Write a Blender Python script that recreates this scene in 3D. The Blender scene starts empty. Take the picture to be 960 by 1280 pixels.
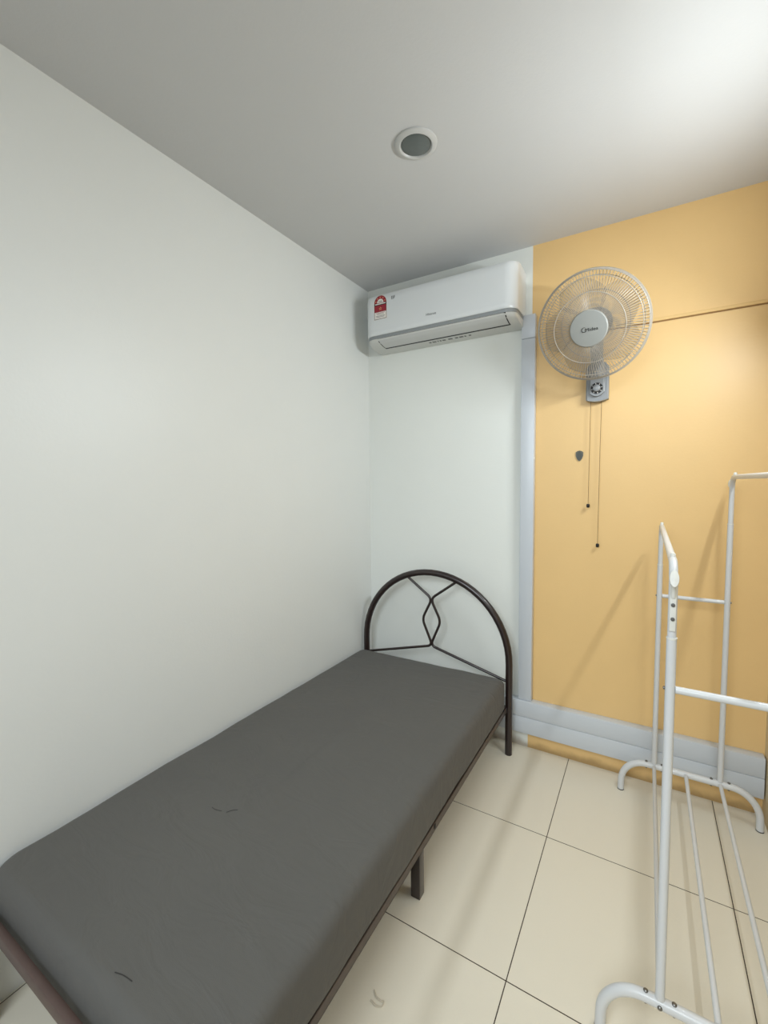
import bpy, bmesh, math, random
from mathutils import Vector, Matrix
random.seed(7)
PI = math.pi
scn = bpy.context.scene
col = scn.collection

# ------------------------------------------------------------------ materials
def new_mat(name):
    m = bpy.data.materials.new(name); m.use_nodes = True
    nt = m.node_tree
    return m, nt, nt.nodes['Principled BSDF']

def s2l(c):
    return tuple(((v/255)/12.92 if v/255 <= .04045 else ((v/255+.055)/1.055)**2.4) for v in c) + (1,)

def link(nt, a, b): nt.links.new(a, b)

def plain(name, rgb, rough=.5, metal=0, spec=.5, var=.04, scale=8, bump=0, bscale=200, coat=0):
    """colour with a faint procedural mottling and an optional fine bump"""
    m, nt, b = new_mat(name)
    b.inputs['Roughness'].default_value = rough
    b.inputs['Metallic'].default_value = metal
    b.inputs['Specular IOR Level'].default_value = spec
    b.inputs['Coat Weight'].default_value = coat
    tc = nt.nodes.new('ShaderNodeNewGeometry')
    n = nt.nodes.new('ShaderNodeTexNoise'); n.inputs['Scale'].default_value = scale; n.inputs['Detail'].default_value = 4
    link(nt, tc.outputs['Position'], n.inputs['Vector'])
    c = s2l(rgb)
    mx = nt.nodes.new('ShaderNodeMix'); mx.data_type = 'RGBA'
    mx.inputs[6].default_value = tuple(v*(1-var) for v in c[:3]) + (1,)
    mx.inputs[7].default_value = tuple(min(1, v*(1+var)) for v in c[:3]) + (1,)
    link(nt, n.outputs['Fac'], mx.inputs[0])
    link(nt, mx.outputs[2], b.inputs['Base Color'])
    if bump:
        n2 = nt.nodes.new('ShaderNodeTexNoise'); n2.inputs['Scale'].default_value = bscale; n2.inputs['Detail'].default_value = 3
        link(nt, tc.outputs['Position'], n2.inputs['Vector'])
        bp = nt.nodes.new('ShaderNodeBump'); bp.inputs['Strength'].default_value = bump; bp.inputs['Distance'].default_value = .002
        link(nt, n2.outputs['Fac'], bp.inputs['Height']); link(nt, bp.outputs['Normal'], b.inputs['Normal'])
    return m

def math_node(nt, op, a, bv=None):
    n = nt.nodes.new('ShaderNodeMath'); n.operation = op
    if hasattr(a, 'links'): link(nt, a, n.inputs[0])
    else: n.inputs[0].default_value = a
    if bv is not None:
        if hasattr(bv, 'links'): link(nt, bv, n.inputs[1])
        else: n.inputs[1].default_value = bv
    return n.outputs[0]

def floor_material():
    m, nt, b = new_mat('floor_tiles')
    g = nt.nodes.new('ShaderNodeNewGeometry')
    sp = nt.nodes.new('ShaderNodeSeparateXYZ'); link(nt, g.outputs['Position'], sp.inputs[0])
    def dist(sock, off):
        a = math_node(nt, 'SUBTRACT', sock, off)
        a = math_node(nt, 'DIVIDE', a, .6)
        a = math_node(nt, 'ADD', a, 40.5)
        a = math_node(nt, 'FRACT', a)
        a = math_node(nt, 'SUBTRACT', a, .5)
        return math_node(nt, 'ABSOLUTE', a)
    d = math_node(nt, 'MINIMUM', dist(sp.outputs[0], 1.207), dist(sp.outputs[1], -.584))
    line = math_node(nt, 'LESS_THAN', d, .0015/.6)
    n = nt.nodes.new('ShaderNodeTexNoise'); n.inputs['Scale'].default_value = 2.2; n.inputs['Detail'].default_value = 5
    link(nt, g.outputs['Position'], n.inputs['Vector'])
    n3 = nt.nodes.new('ShaderNodeTexNoise'); n3.inputs['Scale'].default_value = 260; n3.inputs['Detail'].default_value = 2
    link(nt, g.outputs['Position'], n3.inputs['Vector'])
    mx = nt.nodes.new('ShaderNodeMix'); mx.data_type = 'RGBA'
    mx.inputs[6].default_value = s2l((222, 214, 196)); mx.inputs[7].default_value = s2l((230, 222, 205))
    mm = math_node(nt, 'MULTIPLY', n3.outputs['Fac'], .45)
    mm = math_node(nt, 'ADD', mm, math_node(nt, 'MULTIPLY', n.outputs['Fac'], .55))
    link(nt, mm, mx.inputs[0])
    m2 = nt.nodes.new('ShaderNodeMix'); m2.data_type = 'RGBA'
    link(nt, line, m2.inputs[0]); link(nt, mx.outputs[2], m2.inputs[6]); m2.inputs[7].default_value = s2l((62, 50, 40))
    link(nt, m2.outputs[2], b.inputs['Base Color'])
    b.inputs['Roughness'].default_value = .42; b.inputs['Specular IOR Level'].default_value = .35
    bp = nt.nodes.new('ShaderNodeBump'); bp.inputs['Strength'].default_value = .6; bp.inputs['Distance'].default_value = .001
    link(nt, math_node(nt, 'SUBTRACT', 1., line), bp.inputs['Height']); link(nt, bp.outputs['Normal'], b.inputs['Normal'])
    return m

WHITE = (226, 228, 226)
YEL = (229, 192, 132)
def wall_material(two_tone):
    m, nt, b = new_mat('painted_plaster_two_tone' if two_tone else 'painted_plaster')
    g = nt.nodes.new('ShaderNodeNewGeometry')
    n = nt.nodes.new('ShaderNodeTexNoise'); n.inputs['Scale'].default_value = 3.; n.inputs['Detail'].default_value = 6
    link(nt, g.outputs['Position'], n.inputs['Vector'])
    def tone(rgb, v):
        c = s2l(rgb)[:3]
        mx = nt.nodes.new('ShaderNodeMix'); mx.data_type = 'RGBA'
        mx.inputs[6].default_value = tuple(k*(1-v) for k in c)+(1,); mx.inputs[7].default_value = tuple(min(1, k*(1+v)) for k in c)+(1,)
        link(nt, n.outputs['Fac'], mx.inputs[0]); return mx.outputs[2]
    out = tone(WHITE, .02)
    if two_tone:
        sp = nt.nodes.new('ShaderNodeSeparateXYZ'); link(nt, g.outputs['Position'], sp.inputs[0])
        isy = math_node(nt, 'GREATER_THAN', sp.outputs[0], .998)
        m2 = nt.nodes.new('ShaderNodeMix'); m2.data_type = 'RGBA'
        link(nt, isy, m2.inputs[0]); link(nt, tone((228, 230, 225), .02), m2.inputs[6]); link(nt, tone(YEL, .05), m2.inputs[7])
        # grime and trunking shadow painted along the foot of the wall, broken up by noise
        n2 = nt.nodes.new('ShaderNodeTexNoise'); n2.inputs['Scale'].default_value = 14; n2.inputs['Detail'].default_value = 8
        link(nt, g.outputs['Position'], n2.inputs['Vector'])
        hz = math_node(nt, 'MULTIPLY', n2.outputs['Fac'], .05)
        low = math_node(nt, 'SUBTRACT', hz, sp.outputs[2])
        mr = nt.nodes.new('ShaderNodeMapRange'); mr.interpolation_type = 'SMOOTHSTEP'
        mr.inputs['From Min'].default_value = -.025; mr.inputs['From Max'].default_value = .02
        mr.inputs['To Max'].default_value = .6
        link(nt, low, mr.inputs['Value']); low = mr.outputs[0]
        m3 = nt.nodes.new('ShaderNodeMix'); m3.data_type = 'RGBA'
        link(nt, low, m3.inputs[0]); link(nt, m2.outputs[2], m3.inputs[6]); m3.inputs[7].default_value = s2l((120, 92, 55))
        out = m3.outputs[2]
    link(nt, out, b.inputs['Base Color'])
    b.inputs['Roughness'].default_value = .42; b.inputs['Specular IOR Level'].default_value = .5
    n4 = nt.nodes.new('ShaderNodeTexNoise'); n4.inputs['Scale'].default_value = 90; n4.inputs['Detail'].default_value = 3
    link(nt, g.outputs['Position'], n4.inputs['Vector'])
    bp = nt.nodes.new('ShaderNodeBump'); bp.inputs['Strength'].default_value = .12; bp.inputs['Distance'].default_value = .003
    link(nt, n4.outputs['Fac'], bp.inputs['Height']); link(nt, bp.outputs['Normal'], b.inputs['Normal'])
    return m

def sheet_material():
    m, nt, b = new_mat('grey_sheet')
    g = nt.nodes.new('ShaderNodeNewGeometry')
    n = nt.nodes.new('ShaderNodeTexNoise'); n.inputs['Scale'].default_value = 3.5; n.inputs['Detail'].default_value = 5
    link(nt, g.outputs['Position'], n.inputs['Vector'])
    mx = nt.nodes.new('ShaderNodeMix'); mx.data_type = 'RGBA'
    mx.inputs[6].default_value = s2l((86, 84, 81)); mx.inputs[7].default_value = s2l((92, 90, 86))
    link(nt, n.outputs['Fac'], mx.inputs[0]); link(nt, mx.outputs[2], b.inputs['Base Color'])
    b.inputs['Roughness'].default_value = .75; b.inputs['Specular IOR Level'].default_value = .2
    b.inputs['Sheen Weight'].default_value = .08
    # soft creases, stretched across the mattress
    mp = nt.nodes.new('ShaderNodeMapping'); mp.inputs['Scale'].default_value = (2.2, 5.5, 3); mp.inputs['Rotation'].default_value = (0, 0, .5)
    link(nt, g.outputs['Position'], mp.inputs['Vector'])
    w = nt.nodes.new('ShaderNodeTexNoise'); w.inputs['Scale'].default_value = 2.2; w.inputs['Detail'].default_value = 3; w.inputs['Distortion'].default_value = 1.2
    link(nt, mp.outputs[0], w.inputs['Vector'])
    f = nt.nodes.new('ShaderNodeTexNoise'); f.inputs['Scale'].default_value = 500
    link(nt, g.outputs['Position'], f.inputs['Vector'])
    h = math_node(nt, 'ADD', w.outputs['Fac'], math_node(nt, 'MULTIPLY', f.outputs['Fac'], .05))
    bp = nt.nodes.new('ShaderNodeBump'); bp.inputs['Strength'].default_value = .5; bp.inputs['Distance'].default_value = .014
    link(nt, h, bp.inputs['Height']); link(nt, bp.outputs['Normal'], b.inputs['Normal'])
    return m

def clear_plastic(name, rgb, alpha):
    m, nt, b = new_mat(name)
    b.inputs['Base Color'].default_value = s2l(rgb); b.inputs['Roughness'].default_value = .3
    n = nt.nodes.new('ShaderNodeTexNoise'); n.inputs['Scale'].default_value = 30
    mr = nt.nodes.new('ShaderNodeMapRange'); mr.inputs['To Min'].default_value = alpha-.03; mr.inputs['To Max'].default_value = alpha+.03
    link(nt, n.outputs['Fac'], mr.inputs['Value']); link(nt, mr.outputs[0], b.inputs['Alpha'])
    return m

def emitter(name, rgb, strength):
    m, nt, b = new_mat(name)
    b.inputs['Base Color'].default_value = (1, 1, 1, 1)
    b.inputs['Emission Color'].default_value = rgb + (1,)
    b.inputs['Emission Strength'].default_value = strength
    return m

M = dict(
    wall=wall_material(False), wall2=wall_material(True), floor=floor_material(),
    ceil=plain('ceiling_paint', (200, 200, 200), .6, spec=.3, var=.015, scale=3, bump=.15, bscale=110),
    sheet=sheet_material(),
    iron=plain('dark_brown_enamel', (38, 26, 24), .32, var=.12, scale=30, coat=.3),
    iron2=plain('brown_rail_enamel', (72, 60, 52), .45, var=.1, scale=20),
    ac=plain('white_gloss_plastic', (218, 221, 222), .28, var=.01, coat=.2),
    ac2=plain('white_matt_plastic', (205, 206, 203), .42, var=.01),
    acgrey=plain('lip_shadow_grey', (138, 142, 144), .4, var=.02),  # darker grey standing in for the shade below the panel
    louver=plain('louver_plastic', (198, 199, 198), .35, var=.01),
    dark=plain('dark_gap', (22, 22, 22), .7, var=.1),
    black=plain('black_print', (20, 20, 20), .5, var=.1),
    greyprint=plain('grey_print', (92, 94, 94), .5, var=.1),
    red=plain('red_label_print', (150, 26, 46), .4, var=.05, scale=60),
    lwhite=plain('label_white', (232, 226, 220), .4, var=.02),
    lgold=plain('label_gold', (232, 170, 120), .4, var=.03),
    fangrey=plain('fan_grey_plastic', (140, 143, 146), .38, var=.02),
    fanhub=plain('fan_hub_plastic', (146, 147, 143), .42, var=.02),
    wire=plain('fan_wire_coating', (168, 160, 148), .35, var=.03),
    blade=clear_plastic('smoky_blade_plastic', (122, 118, 112), .31),
    cord=plain('brown_cord', (128, 98, 62), .7, var=.2, scale=300),
    rack=plain('white_powder_coat', (210, 211, 212), .35, var=.015, coat=.15),
    rackp=plain('white_rack_plastic', (222, 221, 214), .45, var=.02),
    bolt=plain('steel_bolt', (120, 118, 114), .35, metal=.8, var=.1, scale=200),
    trunk=plain('trunking_pvc', (198, 203, 209), .32, var=.012, scale=5),
    ring=plain('lamp_ring', (192, 192, 190), .35, var=.02),
    lens=plain('lamp_lens', (92, 98, 96), .25, var=.08, scale=60),
    badge=plain('badge_metal', (96, 94, 84), .4, metal=.5, var=.15, scale=150),
    lint=plain('lint_thread', (196, 186, 168), .9, var=.1),
    thread=plain('dark_thread', (48, 46, 44), .9, var=.1),
    lipwood=plain('yellow_trim_paint', (222, 186, 124), .55, var=.03),
    tube=emitter('lit_tube', (.87, .95, 1.0), 175.0),
)

# ------------------------------------------------------------------ helpers
ORG = {}
def empty(name, loc, label, cat, group=None):
    o = bpy.data.objects.new(name, None); col.objects.link(o)
    o.location = loc; o.empty_display_size = .1
    ORG[o] = Vector(loc); o['label'] = label; o['category'] = cat
    if group: o['group'] = group
    return o

def obj(name, bm, mat, parent=None, smooth=True, origin=None, label=None, angle=40):
    """link a bmesh given in world coordinates as one mesh object under parent"""
    me = bpy.data.meshes.new(name)
    bmesh.ops.recalc_face_normals(bm, faces=bm.faces)
    off = ORG[parent] if parent is not None else (Vector(origin) if origin is not None else Vector((0, 0, 0)))
    bm.transform(Matrix.Translation(-off))
    if smooth:
        for f in bm.faces: f.smooth = True
        ca = math.radians(angle)
        for e in bm.edges:
            if len(e.link_faces) == 2 and e.calc_face_angle(0) > ca: e.smooth = False
    bm.to_mesh(me); bm.free()
    me.materials.append(mat)
    o = bpy.data.objects.new(name, me); col.objects.link(o)
    if parent is not None:
        o.parent = parent
        ORG[o] = off
    else:
        o.location = off; ORG[o] = off
    if label: o['label'] = label
    return o

def tag(o, label, cat, group=None):
    o['label'] = label; o['category'] = cat
    if group: o['group'] = group
    return o

def struct(name, bm, mat, smooth=False):
    o = obj(name, bm, mat, smooth=smooth); o['kind'] = 'structure'; return o

def box(bm, lo, hi, bev=0, seg=2):
    g = bmesh.ops.create_cube(bm, size=1)
    vs = g['verts']
    for v in vs:
        v.co = Vector(((lo[i]+hi[i])/2 + v.co[i]*(hi[i]-lo[i]) for i in range(3)))
    if bev:
        es = {e for v in vs for e in v.link_edges}
        bmesh.ops.bevel(bm, geom=list(es), offset=bev, segments=seg, profile=.5, affect='EDGES')
    return bm
def BX(lo, hi, bev=0, seg=2): return box(bmesh.new(), lo, hi, bev, seg)

def fillet(pts, r, n=6):
    pts = [Vector(p) for p in pts]; out = [pts[0]]
    for a, b, c in zip(pts, pts[1:], pts[2:]):
        u, v = (a-b), (c-b); d = min(r, u.length*.49, v.length*.49)
        p0 = b+u.normalized()*d; p1 = b+v.normalized()*d
        for k in range(n+1):
            t = k/n; out.append(p0*(1-t)**2 + b*2*t*(1-t) + p1*t*t)
    out.append(pts[-1]); return out

def tube(bm, pts, r, seg=12, cap=True, closed=False):
    pts = [Vector(p) for p in pts]
    n = len(pts); rings = []
    t0 = ((pts[1]-pts[0]) if not closed else (pts[1]-pts[-1])).normalized()
    ref = Vector((0, 0, 1)) if abs(t0.z) < .9 else Vector((1, 0, 0))
    nv = (ref - t0*ref.dot(t0)).normalized()
    for i, p in enumerate(pts):
        if closed: t = (pts[(i+1) % n]-pts[i-1]).normalized()
        else: t = (pts[min(i+1, n-1)]-pts[max(i-1, 0)]).normalized()
        nv = (nv - t*nv.dot(t)).normalized(); bv = t.cross(nv)
        rr = r(i/(n-1)) if callable(r) else r
        rings.append([bm.verts.new(p+(nv*math.cos(a)+bv*math.sin(a))*rr) for a in (2*PI*k/seg for k in range(seg))])
    for i in range(n if closed else n-1):
        A, B = rings[i], rings[(i+1) % n]
        for k in range(seg): bm.faces.new((A[k], A[(k+1) % seg], B[(k+1) % seg], B[k]))
    if cap and not closed:
        bm.faces.new(rings[0][::-1]); bm.faces.new(rings[-1])
    return bm
def TB(pts, r, seg=12, **k): return tube(bmesh.new(), pts, r, seg, **k)

def lathe(bm, prof, mtx, seg=48, cap=True):
    """prof: list of (radius, height) turned about local z, placed by mtx"""
    rings = []
    for r, h in prof:
        rings.append([bm.verts.new(mtx @ Vector((r*math.cos(2*PI*k/seg), r*math.sin(2*PI*k/seg), h))) for k in range(seg)])
    for A, B in zip(rings, rings[1:]):
        for k in range(seg): bm.faces.new((A[k], A[(k+1) % seg], B[(k+1) % seg], B[k]))
    if cap:
        if prof[0][0] > 1e-6: bm.faces.new(rings[0][::-1])
        if prof[-1][0] > 1e-6: bm.faces.new(rings[-1])
    return bm

def extrude_poly(bm, pts2, f, d):
    """flat polygon pts2 mapped by f(u,v,h) and given thickness d"""
    a = [bm.verts.new(f(u, v, 0)) for u, v in pts2]; b = [bm.verts.new(f(u, v, d)) for u, v in pts2]
    n = len(a)
    bm.faces.new(a[::-1]); bm.faces.new(b)
    for k in range(n): bm.faces.new((a[k], a[(k+1) % n], b[(k+1) % n], b[k]))
    return bm

def text_bm(s, mtx, size, depth=.0004, align='CENTER', shear=0, squash=1):
    cu = bpy.data.curves.new('lettering', 'FONT'); cu.body = s; cu.size = size; cu.extrude = depth
    cu.align_x = align; cu.align_y = 'CENTER'; cu.shear = shear
    o = bpy.data.objects.new('lettering_source', cu); col.objects.link(o)
    bpy.context.view_layer.update()
    dg = bpy.context.evaluated_depsgraph_get()
    me = bpy.data.meshes.new_from_object(o.evaluated_get(dg))
    bm = bmesh.new(); bm.from_mesh(me)
    bm.transform(mtx @ Matrix.Diagonal((squash, 1, 1, 1)))
    bpy.data.objects.remove(o); bpy.data.curves.remove(cu); bpy.data.meshes.remove(me)
    return bm

# ------------------------------------------------------------------ room shell
RX, RY, RZ, T = 1.98, -2.75, 2.632, .1
struct('floor', BX((-T, RY-T, -T), (RX+T, T, 0)), M['floor'])
struct('ceiling', BX((-T, RY-T, RZ), (RX+T, T, RZ+T)), M['ceil'])
struct('wall_left', BX((-T, RY-T, 0), (0, T, RZ)), M['wall'])
struct('wall_back', BX((0, 0, 0), (RX, T, RZ)), M['wall2'])
struct('wall_right', BX((RX, RY-T, 0), (RX+T, T, RZ)), plain('right_wall_paint', (214, 196, 160), .6, var=.02, scale=3))
# slim ledge across the yellow wall where the upper boarding ends
struct('trim_1', BX((1.30, -.007, 2.154), (RX, 0, 2.168), .002), M['lipwood'])
struct('trim_2', BX((1.30, -.003, 2.149), (RX, 0, 2.1535)), plain('seam_shadow_gap', (146, 110, 66), .8, var=.1))

# ------------------------------------------------------------------ trunking
def trunk_bm(lo, hi, bev=.003): return BX(lo, hi, bev, 2)
t = empty('wall_trunking', (.988, 0, .277), 'upright grey plastic cable trunking between white and yellow wall', 'cable trunking')
obj('cover', trunk_bm((.954, -.04, .277), (1.022, -.0005, 2.165)), M['trunk'], t)
obj('end_cover', trunk_bm((.953, -.0408, 2.166), (1.0225, -.0005, 2.284), .004), M['trunk'], t)
t = obj('wall_trunking', trunk_bm((.002, -.05, .1885), (1.975, -.0005, .275)), M['trunk'], origin=(1, 0, .1885))
tag(t, 'horizontal grey trunking along the back wall, upper of the stacked pair', 'cable trunking')
t = obj('wall_trunking', trunk_bm((.002, -.05, .099), (1.975, -.0005, .1875)), M['trunk'], origin=(1, 0, .099))
tag(t, 'horizontal grey trunking just above the floor, lower of the stacked pair', 'cable trunking')

# ------------------------------------------------------------------ bed frame
HY = -.115
bed = empty('bed_frame', (.48, -1.05, 0), 'dark brown metal single bed frame with arched headboard under grey mattress', 'bed')
XC, HR, ZS, TR = .48, .445, .485, .0183
arch = [(XC-HR, HY, 0), (XC-HR, HY, .25), (XC-HR, HY, ZS-.02)]
for k in range(0, 33):
    a = PI - PI*k/32
    arch.append((XC+HR*math.cos(a), HY, ZS+(.931-ZS)*math.sin(a)))
arch += [(XC+HR, HY, ZS-.02), (XC+HR, HY, .25), (XC+HR, HY, 0)]
obj('headboard_arch', TB(arch, TR, 16), M['iron'], bed)
def smooth_path(pts, n=8):
    P = [Vector(p) for p in pts]; P = [P[0]*2-P[1]] + P + [P[-1]*2-P[-2]]; out = []
    for i in range(1, len(P)-2):
        for k in range(n):
            t = k/n; a, b, c, d = P[i-1:i+3]
            out.append(.5*((2*b)+(c-a)*t+(2*a-5*b+4*c-d)*t*t+(3*b-a-3*c+d)*t**3))
    out.append(P[-2]); return out
for s in (-1, 1):
    ctl = [(s*.150, .892), (s*-.004, .780), (s*.058, .655), (s*-.006, .508), (s*.434, .393)]
    pts = fillet([(XC+u, HY, z) for u, z in ctl], .034, 6)
    obj('scroll_bar', TB(pts, .0074, 10), M['iron'], bed)
RZ0, RZ1 = .232, .2675
for s, x0, x1 in ((1, .884, .918), (-1, .042, .076)):
    bm = bmesh.new()
    xo = x1 if s > 0 else x0
    # angle iron: upright flange outside, flat flange inside
    box(bm, (min(xo, xo-s*.004), -1.98, RZ0), (max(xo, xo-s*.004), HY-.012, RZ1-.008), .0012, 1)
    box(bm, (x0, -1.98, RZ0), (x1, HY-.012, RZ0+.004), .0012, 1)
    rail = obj('side_rail', bm, M['iron2'], bed)
    bm = bmesh.new()
    if s > 0:
        box(bm, (.9175, -1.047, .243), (.9205, -1.035, .258), .001, 1)
        obj('joint_slot', bm, M['dark'], rail)
    xb = .905 if s > 0 else .055
    obj('rail_bracket', BX((xb-.012, HY-.03, .232), (xb+.016, HY+.004, .262), .003), M['iron'], rail)
obj('foot_rail', BX((.01, -2.000, .315), (.935, -1.981, .350), .005), plain('red_brown_rail_enamel', (84, 66, 60), .45, var=.12, scale=25), bed)
for k in range(7):
    y = -.3 - k*.27
    obj('slat', BX((.078, y-.03, .2392), (.882, y+.03, .2592), .003), M['iron2'], bed)
def leg(x, y, z1=.2345): obj('leg', BX((x-.0175, y-.0175, 0), (x+.0175, y+.0175, z1), .002), M['iron'], bed)
leg(.866, -1.073); leg(.06, -1.073)
leg(.905, -2.0, .2315); leg(.04, -2.0, .2315)
for x in (.905, .04): obj('corner_bracket', BX((x-.0175, -2.000, .2305), (x+.0175, -1.982, .318), .002), M['iron'], bed)

# ------------------------------------------------------------------ mattress in its fitted sheet
def rounded_rect(x0, x1, y0, y1, rh, rf, nseg=8, nside=40):
    pts = []
    cs = [(x1-rh, y1-rh, 0, rh), (x0+rh, y1-rh, PI/2, rh), (x0+rf, y0+rf, PI, rf), (x1-rf, y0+rf, 1.5*PI, rf)]
    for i, (cx, cy, a0, r) in enumerate(cs):
        for k in range(nseg+1):
            a = a0+PI/2*k/nseg; pts.append((cx+r*math.cos(a), cy+r*math.sin(a)))
        nx, ny, na, nr = cs[(i+1) % 4]
        a = a0+PI/2; p = Vector((cx+r*math.cos(a), cy+r*math.sin(a))); q = Vector((nx+nr*math.cos(na), ny+nr*math.sin(na)))
        for k in range(1, nside): pts.append(tuple(p.lerp(q, k/nside)))
    return pts
def mattress():
    bm = bmesh.new()
    x0, x1, y0, y1, zb, zt = .012, .917, -1.968, -.138, .2605, .421
    outl = rounded_rect(x0, x1, y0, y1, .032, .07)
    cx, cy = (x0+x1)/2, (y0+y1)/2
    prof = [(.02, zb), (.006, zb+.001), (.001, zb+.006), (0, zb+.03), (0, zt-.06)]
    for k in range(1, 8):
        a = PI/2*k/7; prof.append((.034*(1-math.cos(a)), zt-.034+.034*math.sin(a)))
    prof += [(.07, zt+.001), (.12, zt+.002), (.18, zt+.003), (.25, zt+.004), (.33, zt+.004), (.40, zt+.004), (.445, zt+.004)]
    from mathutils import noise
    rings = []
    for d, z in prof:
        ring = []
        for (x, y) in outl:
            hx, hy = (x1-x0)/2, (y1-y0)/2
            px = cx+(x-cx)*(1-d/hx); py = cy+(y-cy)*(1-d/hy)
            # gathers: narrow vertical creases on the sides, strongest at the foot
            side = max(0, 1-abs(z-(zb+.05))/.09)
            foot = .35+1.2*max(0, min(1, (-1.2-y)/.7))
            nx = noise.noise(Vector((x*26, y*26, z*5)))
            nrm = Vector((x-cx, (y-cy)*.5)); nrm.normalize()
            o = nx*.0035*side*foot
            o2 = noise.noise(Vector((x*5, y*5, 3.1)))*.0045+noise.noise(Vector((x*17, y*17, 1.1)))*.0015
            zz = z + (noise.noise(Vector((px*3, py*3, .7)))*.0045 + noise.noise(Vector((px*9+py*4, py*7, 2)))*.0022 if z > zt-.03 else 0)
            px2 = min(max(px+nrm.x*(o+o2), .0025), .9215)
            py2 = max(min(py+nrm.y*(o+o2), -.1365), -1.9795)
            ring.append(bm.verts.new((px2, py2, zz)))
        rings.append(ring)
    n = len(outl)
    for A, B in zip(rings, rings[1:]):
        for k in range(n): bm.faces.new((A[k], A[(k+1) % n], B[(k+1) % n], B[k]))
    bm.faces.new(rings[0][::-1]); bm.faces.new(rings[-1])
    return bm
mt = obj('mattress', mattress(), M['sheet'], origin=(.46, -1.05, .2605), angle=80)
tag(mt, 'single mattress in a plain grey fitted sheet, set against the left wall', 'mattress')

from mathutils.bvhtree import BVHTree
mtree = BVHTree.FromPolygons([v.co+mt.location for v in mt.data.vertices], [tuple(p.vertices) for p in mt.data.polygons])
def top_z(x, y): return mtree.ray_cast(Vector((x, y, 1)), Vector((0, 0, -1)))[0].z
def thread(pts, label, r=.0008, z=.4265, mat='thread', group=None, cat='thread', name='loose_thread'):
    o = obj(name, TB([Vector((q.x, q.y, top_z(q.x, q.y)+r*1.1)) for q in smooth_path([(x, y, z) for x, y in pts], 6)], r, 6), M[mat], origin=(pts[0][0], pts[0][1], z-r))
    tag(o, label, cat)
    return o
thread([(.371, -1.521), (.39, -1.522), (.411, -1.517)], 'short dark thread on middle of grey sheet, left of a close pair')
thread([(.428, -1.513), (.437, -1.497), (.449, -1.487)], 'short dark thread on middle of grey sheet, right of a close pair')
thread([(.589, -1.93), (.61, -1.924), (.637, -1.921)], 'dark thread lying near the foot end of the grey sheet')
# scrap of lint on the floor
o = obj('lint_scrap', TB(smooth_path([(.891, -1.398, .003), (.905, -1.409, .003), (.920, -1.411, .003), (.929, -1.409, .0035), (.930, -1.421, .0035), (.915, -1.427, .003), (.895, -1.424, .003)], 6), .0016, 6), M['lint'], origin=(.92, -1.41, .0014))
tag(o, 'pale curl of string lint on the floor tile beside the bed', 'lint')

# ------------------------------------------------------------------ air conditioner
AX0, AX1, AR = .102, .966, .06
def ac_loft(bm, prof, x0=AX0, x1=AX1, r=AR, inset=0, nmid=12):
    D = .205
    xs = []
    for k in range(9):
        a = PI/2*k/8; xs.append((x0+r*(1-math.cos(a))+inset*0, D-r+r*math.sin(a)))
    for k in range(1, nmid): xs.append((x0+r+(x1-x0-2*r)*k/nmid, D))
    for k in range(8, -1, -1):
        a = PI/2*k/8; xs.append((x1-r*(1-math.cos(a)), D-r+r*math.sin(a)))
    rings = []
    for x, md in xs:
        f = md/D
        ring = []
        for y, z in prof:
            # squeeze the nose of the section at the rounded ends, keep the back on the wall
            yy = -y
            lim = md
            yy = yy if yy <= lim-.05 else (lim-.05)+(yy-(lim-.05))*(.05/max(.05, D-(lim-.05)))
            ring.append(bm.verts.new((x, -yy, z)))
        rings.append(ring)
    n = len(prof)
    for A, B in zip(rings, rings[1:]):
        for k in range(n): bm.faces.new((A[k], A[(k+1) % n], B[(k+1) % n], B[k]))
    bm.faces.new(rings[0][::-1]); bm.faces.new(rings[-1])
    return bm
ac = empty('air_conditioner', (.534, 0, 2.226), 'white split air conditioner high on the white wall beneath the ceiling', 'air conditioner')
panel = obj('front_panel', ac_loft(bmesh.new(), [(-.0005, 2.500), (-.13, 2.503), (-.175, 2.503), (-.193, 2.498), (-.202, 2.485), (-.205, 2.46), (-.205, 2.30), (-.204, 2.285), (-.199, 2.278), (-.0005, 2.278)]), M['ac'], ac, angle=35)
obj('lip_shadow_strip', ac_loft(bmesh.new(), [(-.0005, 2.2775), (-.196, 2.2775), (-.194, 2.262), (-.0005, 2.262)], AX0+.004, AX1-.004), M['acgrey'], ac)  # shadow band under the front panel, put into a grey strip
base = obj('base_housing', ac_loft(bmesh.new(), [(-.0005, 2.2615), (-.192, 2.2615), (-.186, 2.253), (-.165, 2.243), (-.12, 2.233), (-.05, 2.227), (-.0005, 2.227)], AX0+.004, AX1-.004), M['ac2'], ac)
# air outlet louver lying in the underside, with a dark gap round it
def under(y):      # height of the underside at depth y
    P = [(-.192, 2.2615), (-.186, 2.253), (-.165, 2.243), (-.12, 2.233), (-.05, 2.227), (0, 2.227)]
    for (a, za), (b, zb) in zip(P, P[1:]):
        if a <= y <= b: return za+(zb-za)*(y-a)/(b-a)
    return 2.227
def under_plate(x0, x1, ya, yb, drop, th):
    bm = bmesh.new(); ys = [ya+(yb-ya)*k/10 for k in range(11)]
    g = [[bm.verts.new((x, y, under(y)-drop-h)) for x in (x0, x1) for h in (0, th)] for y in ys]
    for A, B in zip(g, g[1:]):
        for i, j in ((0, 2), (2, 3), (3, 1), (1, 0)): bm.faces.new((A[i], A[j], B[j], B[i]))
    bm.faces.new((g[0][0], g[0][1], g[0][3], g[0][2])); bm.faces.new((g[-1][0], g[-1][1], g[-1][3], g[-1][2]))
    return bm
obj('outlet_gap', under_plate(.184, .914, -.1915, -.092, -.002, .0023), M['dark'], ac)
lv = obj('louver', under_plate(.1895, .9085, -.187, -.106, -.001, .0018), M['louver'], ac)
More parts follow.
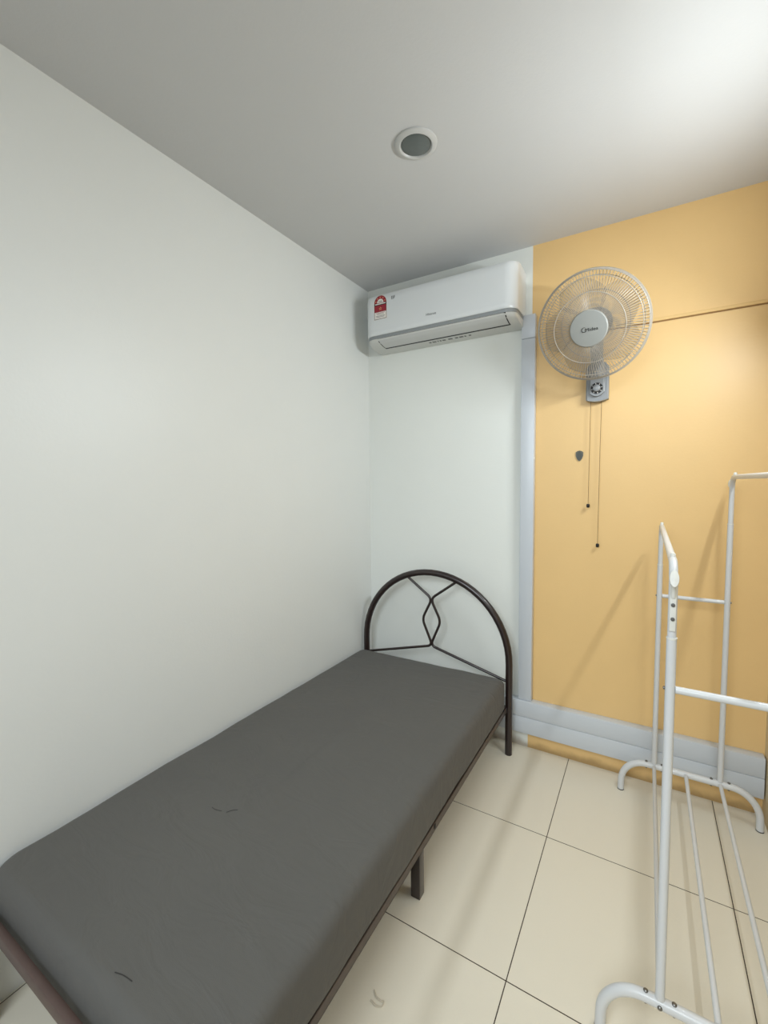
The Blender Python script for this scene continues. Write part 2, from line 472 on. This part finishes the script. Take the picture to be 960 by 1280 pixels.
# front lettering
FR = Matrix.Rotation(PI/2, 4, 'X')
obj('brand_lettering', text_bm('Hisense', Matrix.Translation((.525, -.2052, 2.328)) @ FR, .0185, squash=1.0), M['greyprint'], ac)
obj('print_mark', text_bm('EiF', Matrix.Translation((.297, -.2052, 2.462)) @ FR, .025, squash=.85), M['greyprint'], ac)
bm = bmesh.new()
x = .45
for w in (.012, .022, .006, .008, .018, 0, .024, 0, .016, .022, .008, 0, .012):
    if w:
        y = -.062
        z = under(y)-.0006
        g = box(bm, (x, y-.009, z-.0002), (x+w, y+.006, z+.0008))
    x += w+.008
obj('warning_print', bm, M['greyprint'], ac)
# energy label
LX, LZ0, LW, LH = .2145, 2.362, .080, .128
def plate_f(x0, z0, y): return lambda u, v, h: Vector((x0+u, y-h, z0+v))
def arch_poly(w, h, n=20):
    r = w/2; p = [(-r, 0), (r, 0), (r, h-r)]
    p += [(r*math.cos(PI*k/n), h-r+r*math.sin(PI*k/n)) for k in range(1, n)]
    return p + [(-r, h-r)]
lab = obj('energy_label', extrude_poly(bmesh.new(), arch_poly(LW+.006, LH+.004), plate_f(LX, LZ0-.002, -.2050), .0003), M['lwhite'], ac, smooth=False, label='red and white arched energy rating sticker')
def rect(x0, x1, z0, z1): return [(x0, z0), (x1, z0), (x1, z1), (x0, z1)]
def lay(name, poly, mat, lv_):
    obj(name, extrude_poly(bmesh.new(), poly, plate_f(LX, LZ0, -.2053-.00015*lv_), .00015), M[mat], lab, smooth=False)
r = LW/2
lay('label_border', arch_poly(LW, LH), 'black', 0)
lay('red_arch', [(r*.97*math.cos(PI*k/20), LH-r+(r*.97)*math.sin(PI*k/20)) for k in range(21)], 'red', 1)
lay('white_dial', [(.021*math.cos(PI*k/20), LH-r+.001+.021*math.sin(PI*k/20)) for k in range(21)], 'lwhite', 2)
lay('dial_text', rect(-.012, .012, LH-r+.006, LH-r+.0095), 'greyprint', 3)
lay('white_bar', rect(-.034, .034, LH-r-.0075, LH-r-.002), 'lwhite', 2)
lay('red_panel', rect(-.0375, .0375, .040, LH-r-.012), 'red', 1)
star = [((.010 if k % 2 == 0 else .0045)*math.sin(PI*k/5), .057+(.010 if k % 2 == 0 else .0045)*math.cos(PI*k/5)) for k in range(10)]
lay('star', star, 'lgold', 2)
star2 = [((.0058 if k % 2 == 0 else .0026)*math.sin(PI*k/5), .057+(.0058 if k % 2 == 0 else .0026)*math.cos(PI*k/5)) for k in range(10)]
lay('star_centre', star2, 'red', 3)
lay('white_panel', rect(-.0375, .0375, .0025, .0392), 'lwhite', 1)
for i, (w, z) in enumerate(((.028, .033), (.022, .026), (.03, .017), (.026, .011))):
    lay('print_line', rect(-w, w, z, z+.0022), 'red' if i == 0 else 'greyprint', 2)
for k in range(5):
    a = PI*(k+.5)/5
    cxs, czs = .0305*math.cos(a), LH-r+.0305*math.sin(a)
    lay('small_star', [(cxs+(.0045 if j % 2 == 0 else .002)*math.sin(PI*j/5), czs+(.0045 if j % 2 == 0 else .002)*math.cos(PI*j/5)) for j in range(10)], 'lgold', 2)

# ------------------------------------------------------------------ wall fan
fan = empty('wall_fan', (1.308, 0, 1.822), 'grey wire caged wall fan with pull cords on the yellow wall', 'fan')
FC = Vector((1.300, -.245, 2.105))           # centre of the cage rim
TILT, YAW = math.radians(23), math.radians(-5)
axis = Vector((math.sin(YAW)*math.cos(TILT), -math.cos(YAW)*math.cos(TILT), -math.sin(TILT)))
xr = Vector((0, 0, 1)).cross(-axis).normalized()
xr = -xr if xr.x < 0 else xr
yr = axis.cross(xr).normalized()
FM = Matrix((( xr.x, yr.x, axis.x, FC.x), (xr.y, yr.y, axis.y, FC.y), (xr.z, yr.z, axis.z, FC.z), (0, 0, 0, 1)))
FRAD = .222
def ring_pts(r_, h, n=72): return [FM @ Vector((r_*math.cos(2*PI*k/n), r_*math.sin(2*PI*k/n), h)) for k in range(n)]
def guard(prof, nw, rings, wr):
    bm = bmesh.new()
    for k in range(nw):
        a = 2*PI*k/nw
        pts = [FM @ Vector((q*math.cos(a), q*math.sin(a), h)) for q, h in prof]
        tube(bm, pts, wr, 4, cap=False)
    for q, h, rr in rings: tube(bm, ring_pts(q, h), rr, 8, closed=True)
    return bm
rear = obj('rear_guard', guard([(.05, -.085), (.09, -.084), (.14, -.072), (.185, -.045), (.212, -.018), (FRAD-.001, -.002)], 100,
           [(.14, -.072, .0014), (.198, -.033, .0014)], .0009), M['wire'], fan)
rim = obj('guard_rim', lathe(bmesh.new(), [(FRAD-.004, -.006), (FRAD+.003, -.006), (FRAD+.0045, 0), (FRAD+.003, .006), (FRAD-.004, .006), (FRAD-.004, -.006)], FM, 96, cap=False), M['wire'], fan)
# blades
bl_root = obj('blade_hub', lathe(bmesh.new(), [(.0, -.045), (.028, -.045), (.034, -.03), (.034, .02), (.02, .03), (0, .031)], FM, 32), M['fangrey'], fan)
for b in range(5):
    bm = bmesh.new(); a0 = 2*PI*b/5+.3
    nr, nc = 12, 10; g = []
    for i in range(nr+1):
        t_ = i/nr; q = .03+.165*t_
        half = math.radians(17+22*math.sin(PI*min(1, .18+t_*.62)))*(1-.45*max(0, t_-.75)/.25)
        row = []
        for j in range(nc+1):
            s_ = j/nc*2-1
            an = a0+.35*t_+half*s_
            hh = s_*(.026-.010*t_)-.005
            row.append(bm.verts.new(FM @ Vector((q*math.cos(an), q*math.sin(an), hh))))
        g.append(row)
    for i in range(nr):
        for j in range(nc): bm.faces.new((g[i][j], g[i][j+1], g[i+1][j+1], g[i+1][j]))
    obj('blade', bm, M['blade'], fan, angle=180)
front = obj('front_guard', guard([(.070, .060), (.10, .064), (.14, .060), (.175, .046), (.200, .030), (FRAD-.006, .016), (FRAD-.001, .003)], 120,
            [(.14, .0615, .0015), (.198, .033, .0015), (FRAD-.004, .012, .0016)], .00095), M['wire'], fan)
obj('badge_disc', lathe(bmesh.new(), [(.0, .052), (.070, .052), (.0745, .056), (.0745, .064), (.071, .068), (.04, .0705), (0, .071)], FM, 56), M['fanhub'], front)
LM = FM @ Matrix.Translation((0.003, -.003, .0712))
bm = text_bm('Midea', LM @ Matrix.Translation((.0095, -.0005, 0)), .0185, depth=.0006, squash=1.15)
# swoosh ring round the first letter
pts = [LM @ Vector((-.0185+.0095*math.cos(a), .0015+.0095*math.sin(a), .0003)) for a in [math.radians(60+ (280)*k/28) for k in range(29)]]
tube(bm, pts, lambda q: .0004+.0011*math.sin(PI*min(1, q*1.0)), 6)
obj('brand_lettering', bm, M['black'], front, smooth=False)
# motor and neck
obj('motor_housing', lathe(bmesh.new(), [(.0, -.086), (.062, -.086), (.068, -.09), (.066, -.12), (.05, -.145), (.0, -.15)], FM, 40), M['fangrey'], fan)
back = FM @ Vector((0, 0, -.125))
neck = [(1.310, -.034, 1.93), (1.309, -.05, 1.985), (1.306, -.075, 2.05), (back.x, back.y, back.z)]
obj('neck', TB(smooth_path(neck, 6), lambda q: .033-.006*math.sin(PI*q), 20), M['fangrey'], fan)
# wall box: rounded bottom plate + raised tongue carrying the dial
def tongue(w, z0, z1, y0, y1, cx=1.308, r=.02, bul=.012):
    pts = []
    for k in range(17):
        s_ = -1+2*k/16; pts.append((s_*w/2, z0-z1+bul*(s_*s_)))
    pts += [(w/2, -.02), (w/2-.02, 0), (-w/2+.02, 0), (-w/2, -.02)]
    bm = extrude_poly(bmesh.new(), pts, lambda u, v, h: Vector((cx+u, y0-h, z1+v)), y0-y1)
    es = [e for e in bm.edges if all(abs(v.co.y-y1) < 1e-5 for v in e.verts)]
    bmesh.ops.bevel(bm, geom=es, offset=.006, segments=3, affect='EDGES')
    return bm
wb = obj('wall_box', tongue(.097, 1.818, 2.0, -.0005, -.04, bul=.010), M['fangrey'], fan)
obj('raised_panel', tongue(.066, 1.84, 2.0, -.04, -.056, bul=.020), M['fangrey'], fan)
DM = Matrix.Translation((1.308, -.056, 1.876)) @ Matrix.Rotation(PI/2, 4, 'X')
obj('dial_plate', lathe(bmesh.new(), [(0, -.001), (.026, -.001), (.026, .002), (0, .002)], DM, 40), M['black'], fan)
bm = bmesh.new()
for k in range(8):
    a = 2*PI*k/8+.2
    for j in range(1):
        mt_ = DM @ Matrix.Rotation(a, 4, 'Z')
        g = bmesh.ops.create_cube(bm, size=1, matrix=mt_ @ Matrix.Translation((.0215, 0, .0022)) @ Matrix.Diagonal((.006, .0026, .0008, 1)))
obj('dial_marks', bm, M['lwhite'], fan, smooth=False)
obj('dial_knob', lathe(bmesh.new(), [(0, .002), (.0165, .002), (.0155, .014), (.012, .0165), (0, .017)], DM, 32), M['fangrey'], fan)
for x0, x1, z1 in ((1.280, 1.277, 1.330), (1.327, 1.322, 1.138)):
    c = obj('pull_cord', TB([(x0, -.022, 1.83), ((x0+x1)/2, -.022, 1.6), (x1, -.022, z1)], .0011, 6), M['cord'], fan)
    obj('cord_toggle', lathe(bmesh.new(), [(0, .0), (.0055, 0), (.0075, -.004), (.0075, -.014), (.005, -.018), (0, -.018)], Matrix.Translation((x1, -.022, z1)), 16), M['black'], c)

# ------------------------------------------------------------------ shield badge on the wall
sh = [(-.017, .018), (-.010, .023), (0, .026), (.010, .023), (.017, .018), (.0165, 0), (.012, -.014), (.005, -.023), (0, -.026), (-.005, -.023), (-.012, -.014), (-.0165, 0)]
b_ = empty('wall_badge', (1.232, 0, 1.566), 'small dark shield shaped badge on yellow wall left of cords', 'badge')
bm = extrude_poly(bmesh.new(), sh, lambda u, v, h: Vector((1.232+u, -.0003-h, 1.566+v)), .005)
obj('shield_plate', bm, M['badge'], b_, smooth=False)
bm = extrude_poly(bmesh.new(), [(u*.72, v*.72-.002) for u, v in sh], lambda u, v, h: Vector((1.232+u, -.0053-h, 1.566+v)), .0015)
obj('shield_face', bm, plain('badge_face', (74, 76, 72), .5, var=.1), b_, smooth=False)
obj('top_clip', BX((1.225, -.0105, 1.5845), (1.239, -.0055, 1.5885), .001), M['badge'], b_)

# ------------------------------------------------------------------ recessed ceiling lamp
dl = empty('ceiling_downlight', (.795, -.912, RZ), 'round white rimmed unlit downlight in the middle of the ceiling', 'ceiling light')
CM = Matrix.Translation((.795, -.912, RZ)) @ Matrix.Rotation(PI, 4, 'X')
obj('ring', lathe(bmesh.new(), [(.052, .002), (.0535, .007), (.058, .0105), (.067, .0095), (.074, .005), (.075, .0005), (.052, .0005), (.052, .002)], CM, 64, cap=False), M['ring'], dl)
obj('lens', lathe(bmesh.new(), [(0, .0005), (.0515, .0005), (.0515, .006), (.046, .0085), (0, .0095)], CM, 48), M['lens'], dl)

# ------------------------------------------------------------------ clothes rack
rk = empty('clothes_rack', (1.70, -.64, 0), 'white metal clothes rack with two rails standing by the yellow wall', 'clothes rack')
YR, YF = -.115, -1.165
XL, XR_ = 1.580, 1.818
BZ = .153
def base_arch(y):
    pts = [(1.450, y, .0), (1.451, y, .045)]
    for k in range(1, 13):
        a = PI/2*k/12; pts.append((1.451+.10*(1-math.cos(a)), y, .045+(BZ-.045)*math.sin(a)))
    q = [(2*1.702-x, yy, z) for x, yy, z in pts][::-1]
    return pts+[(1.702, y, BZ)]+q
for y in (YR, YF):
    f = obj('base_arch', TB(base_arch(y), .0135, 16), M['rack'], rk)
    for x in (1.450, 2*1.702-1.450):
        obj('foot_cap', lathe(bmesh.new(), [(0, .0002), (.0138, .0002), (.0138, .004), (0, .004)], Matrix.Translation((x, y, 0)), 16), M['dark'], f)
    for px in (XL, XR_):
        for dx in (-.03, .03):
            obj('bolt', lathe(bmesh.new(), [(0, 0), (.0055, 0), (.0055, .003), (.0035, .005), (0, .005)], Matrix.Translation((px+dx, y, BZ+.0125)), 10), M['bolt'], f)
            obj('nut', lathe(bmesh.new(), [(0, 0), (.004, 0), (.004, .005), (0, .005)], Matrix.Translation((px+dx, y, BZ-.0175)), 8), M['bolt'], f)
        obj('bolt', lathe(bmesh.new(), [(0, 0), (.0055, 0), (.0055, .003), (.0035, .005), (0, .005)], Matrix.Translation((px, y-.0125, BZ)) @ Matrix.Rotation(PI/2, 4, 'X'), 10), M['bolt'], f)
for x in (XL, 1.698, XR_):
    obj('shoe_rod', TB([(x, YR-.0125, BZ+.002), (x, YF+.0125, BZ+.002)], .0075, 12), M['rack'], rk)
def rail(x, zt, zj):
    # inverted U: two telescoping uprights, a rail bent down at both ends
    for y in (YR, YF):
        p = obj('upright', TB([(x, y, BZ+.0125), (x, y, zj)], .0105, 14), M['rack'], rk)
        obj('collar', lathe(bmesh.new(), [(.0085, 0), (.0112, 0), (.0112, .004), (.0085, .004)], Matrix.Translation((x, y, zj-.004)), 16), M['rackp'], p)
    R_ = .055
    pts = [(x, YF, zj-.03), (x, YF, zt-R_)]
    for k in range(1, 9):
        a = PI/2*k/8; pts.append((x, YF+R_*(1-math.cos(a)), zt-R_+R_*math.sin(a)))
    q = [(xx, YR+YF-yy, zz) for xx, yy, zz in pts][::-1]
    h = obj('hanging_rail', TB(pts+q, .0092, 14), M['rack'], rk)
    for y in (YR-.065, YF+.065):
        obj('stop_peg', lathe(bmesh.new(), [(0, 0), (.006, 0), (.006, .006), (.004, .0085), (0, .009)], Matrix.Translation((x, y, zt+.0082)), 12), M['rackp'], h)
rail(XL, 1.247, 1.075)
rail(XR_, 1.452, 1.262)
def hook(x, y, s_, zt):
    """plastic end hook screwed to the outer face of an upright; s_ = outward y"""
    bm = bmesh.new()
    yo = y+s_*.0095
    box(bm, (x-.0065, min(yo, yo+s_*.004), zt-.155), (x+.0065, max(yo, yo+s_*.004), zt-.045), .0018, 2)
    tube(bm, smooth_path([(x, yo+s_*.002, zt-.075), (x, yo+s_*.008, zt-.06), (x, yo+s_*.02, zt-.037)], 5), .0055, 10)
    dm = Matrix.Translation((x, yo+s_*.024, zt-.028)) @ Matrix.Rotation(-s_*PI/2+s_*.4, 4, 'X') @ Matrix.Diagonal((.66, 1.4, 1, 1))
    lathe(bm, [(0, -.005), (.012, -.005), (.0145, -.001), (.0135, .003), (0, .0055)], dm, 24)
    h = obj('end_hook', bm, M['rackp'], rk)
    for dz in (.093, .126):
        bm = lathe(bmesh.new(), [(0, 0), (.0045, 0), (.004, .003), (0, .0035)], Matrix.Translation((x, yo+s_*.004, zt-dz)) @ Matrix.Rotation(-s_*PI/2, 4, 'X'), 12)
        obj('bolt', bm, M['bolt'], h)
hook(XL, YF, -1, 1.247)
hook(XR_, YR, 1, 1.452)
for y, z in ((YR, .935), (YF, .951)):
    c = obj('cross_bar', TB([(XL+.0105, y, z), (XR_-.0105, y, z)], .0085, 14), M['rack'], rk)
    for x, s_ in ((XL-.0105, -1), (XR_+.0105, 1)):
        bm = lathe(bmesh.new(), [(0, 0), (.004, 0), (.004, .003), (0, .004)], Matrix.Translation((x, y, z)) @ Matrix.Rotation(s_*PI/2, 4, 'Y'), 10)
        obj('bolt', bm, M['bolt'], c)

# ------------------------------------------------------------------ the lit wall batten that lights the room (just out of view)
LY0, LY1, LXX, LZZ = -1.08, -.48, 1.925, 2.085
wl = empty('wall_batten_lamp', (RX, (LY0+LY1)/2, LZZ), 'white tube lamp on the right wall near the ceiling', 'lamp')
obj('batten_body', BX((1.950, LY0-.02, LZZ-.022), (RX-.0005, LY1+.02, LZZ+.022), .004), M['ac2'], wl)
for y in (LY0-.012, LY1+.012):
    obj('tube_holder', BX((1.925, y-.006, LZZ-.014), (1.950, y+.006, LZZ+.014), .003), M['ac2'], wl)
bm = bmesh.new()
dp = [(1.950, -.022), (1.945, -.022), (1.930, -.006), (1.930, .010), (1.937, .017), (1.950, .017)]
ra = [bm.verts.new((x, LY0-.005, LZZ+z)) for x, z in dp]; rb = [bm.verts.new((x, LY1+.005, LZZ+z)) for x, z in dp]
for k in range(5): bm.faces.new((ra[k], ra[k+1], rb[k+1], rb[k]))
df = obj('diffuser', bm, M['ac2'], wl)
df.data.materials.append(M['tube'])
for p_ in df.data.polygons:
    if abs(p_.normal.x) > .4: p_.material_index = 1

# ------------------------------------------------------------------ world, camera, colour
w = bpy.data.worlds.new('room_air'); scn.world = w; w.use_nodes = True
w.node_tree.nodes['Background'].inputs[0].default_value = (.84, .92, 1, 1)
w.node_tree.nodes['Background'].inputs[1].default_value = .45

ld = bpy.data.lights.new('fill_light', 'AREA'); lo = bpy.data.objects.new('fill_light', ld); col.objects.link(lo)  # unseen fill light added behind the camera to lift the lower room
ld.shape = 'RECTANGLE'; ld.size = 1.5; ld.size_y = 1.5; ld.energy = 21; ld.spread = math.radians(95); ld.color = (.86, .95, 1)
lo.location = (1.15, -3.5, 2.5)
lo.rotation_euler = (Vector((1.1, -.3, .1))-Vector(lo.location)).to_track_quat('-Z', 'Y').to_euler()

f, pitch, yaw, roll, cx, cy, H = 547.997, .0648, .5404, -.0104, 1.5222, -2.3681, 1.4397
fw = Vector((-math.sin(yaw)*math.cos(pitch), math.cos(yaw)*math.cos(pitch), -math.sin(pitch)))
rt = Vector((math.cos(yaw), math.sin(yaw), 0)); up = rt.cross(fw)
r2 = rt*math.cos(roll)+up*math.sin(roll); u2 = -rt*math.sin(roll)+up*math.cos(roll)
cd = bpy.data.cameras.new('camera'); cam = bpy.data.objects.new('camera', cd); col.objects.link(cam)
cd.sensor_fit = 'HORIZONTAL'; cd.sensor_width = 36; cd.lens = f/960*36; cd.clip_start = .02
cam.matrix_world = Matrix(((r2.x, u2.x, -fw.x, cx), (r2.y, u2.y, -fw.y, cy), (r2.z, u2.z, -fw.z, H), (0, 0, 0, 1)))
scn.camera = cam
scn.view_settings.view_transform = 'Standard'
scn.view_settings.look = 'None'
scn.view_settings.exposure = .06
scn.cycles.max_bounces = 10
scn.cycles.diffuse_bounces = 6
scn.cycles.transparent_max_bounces = 24
scn.cycles.use_denoising = True
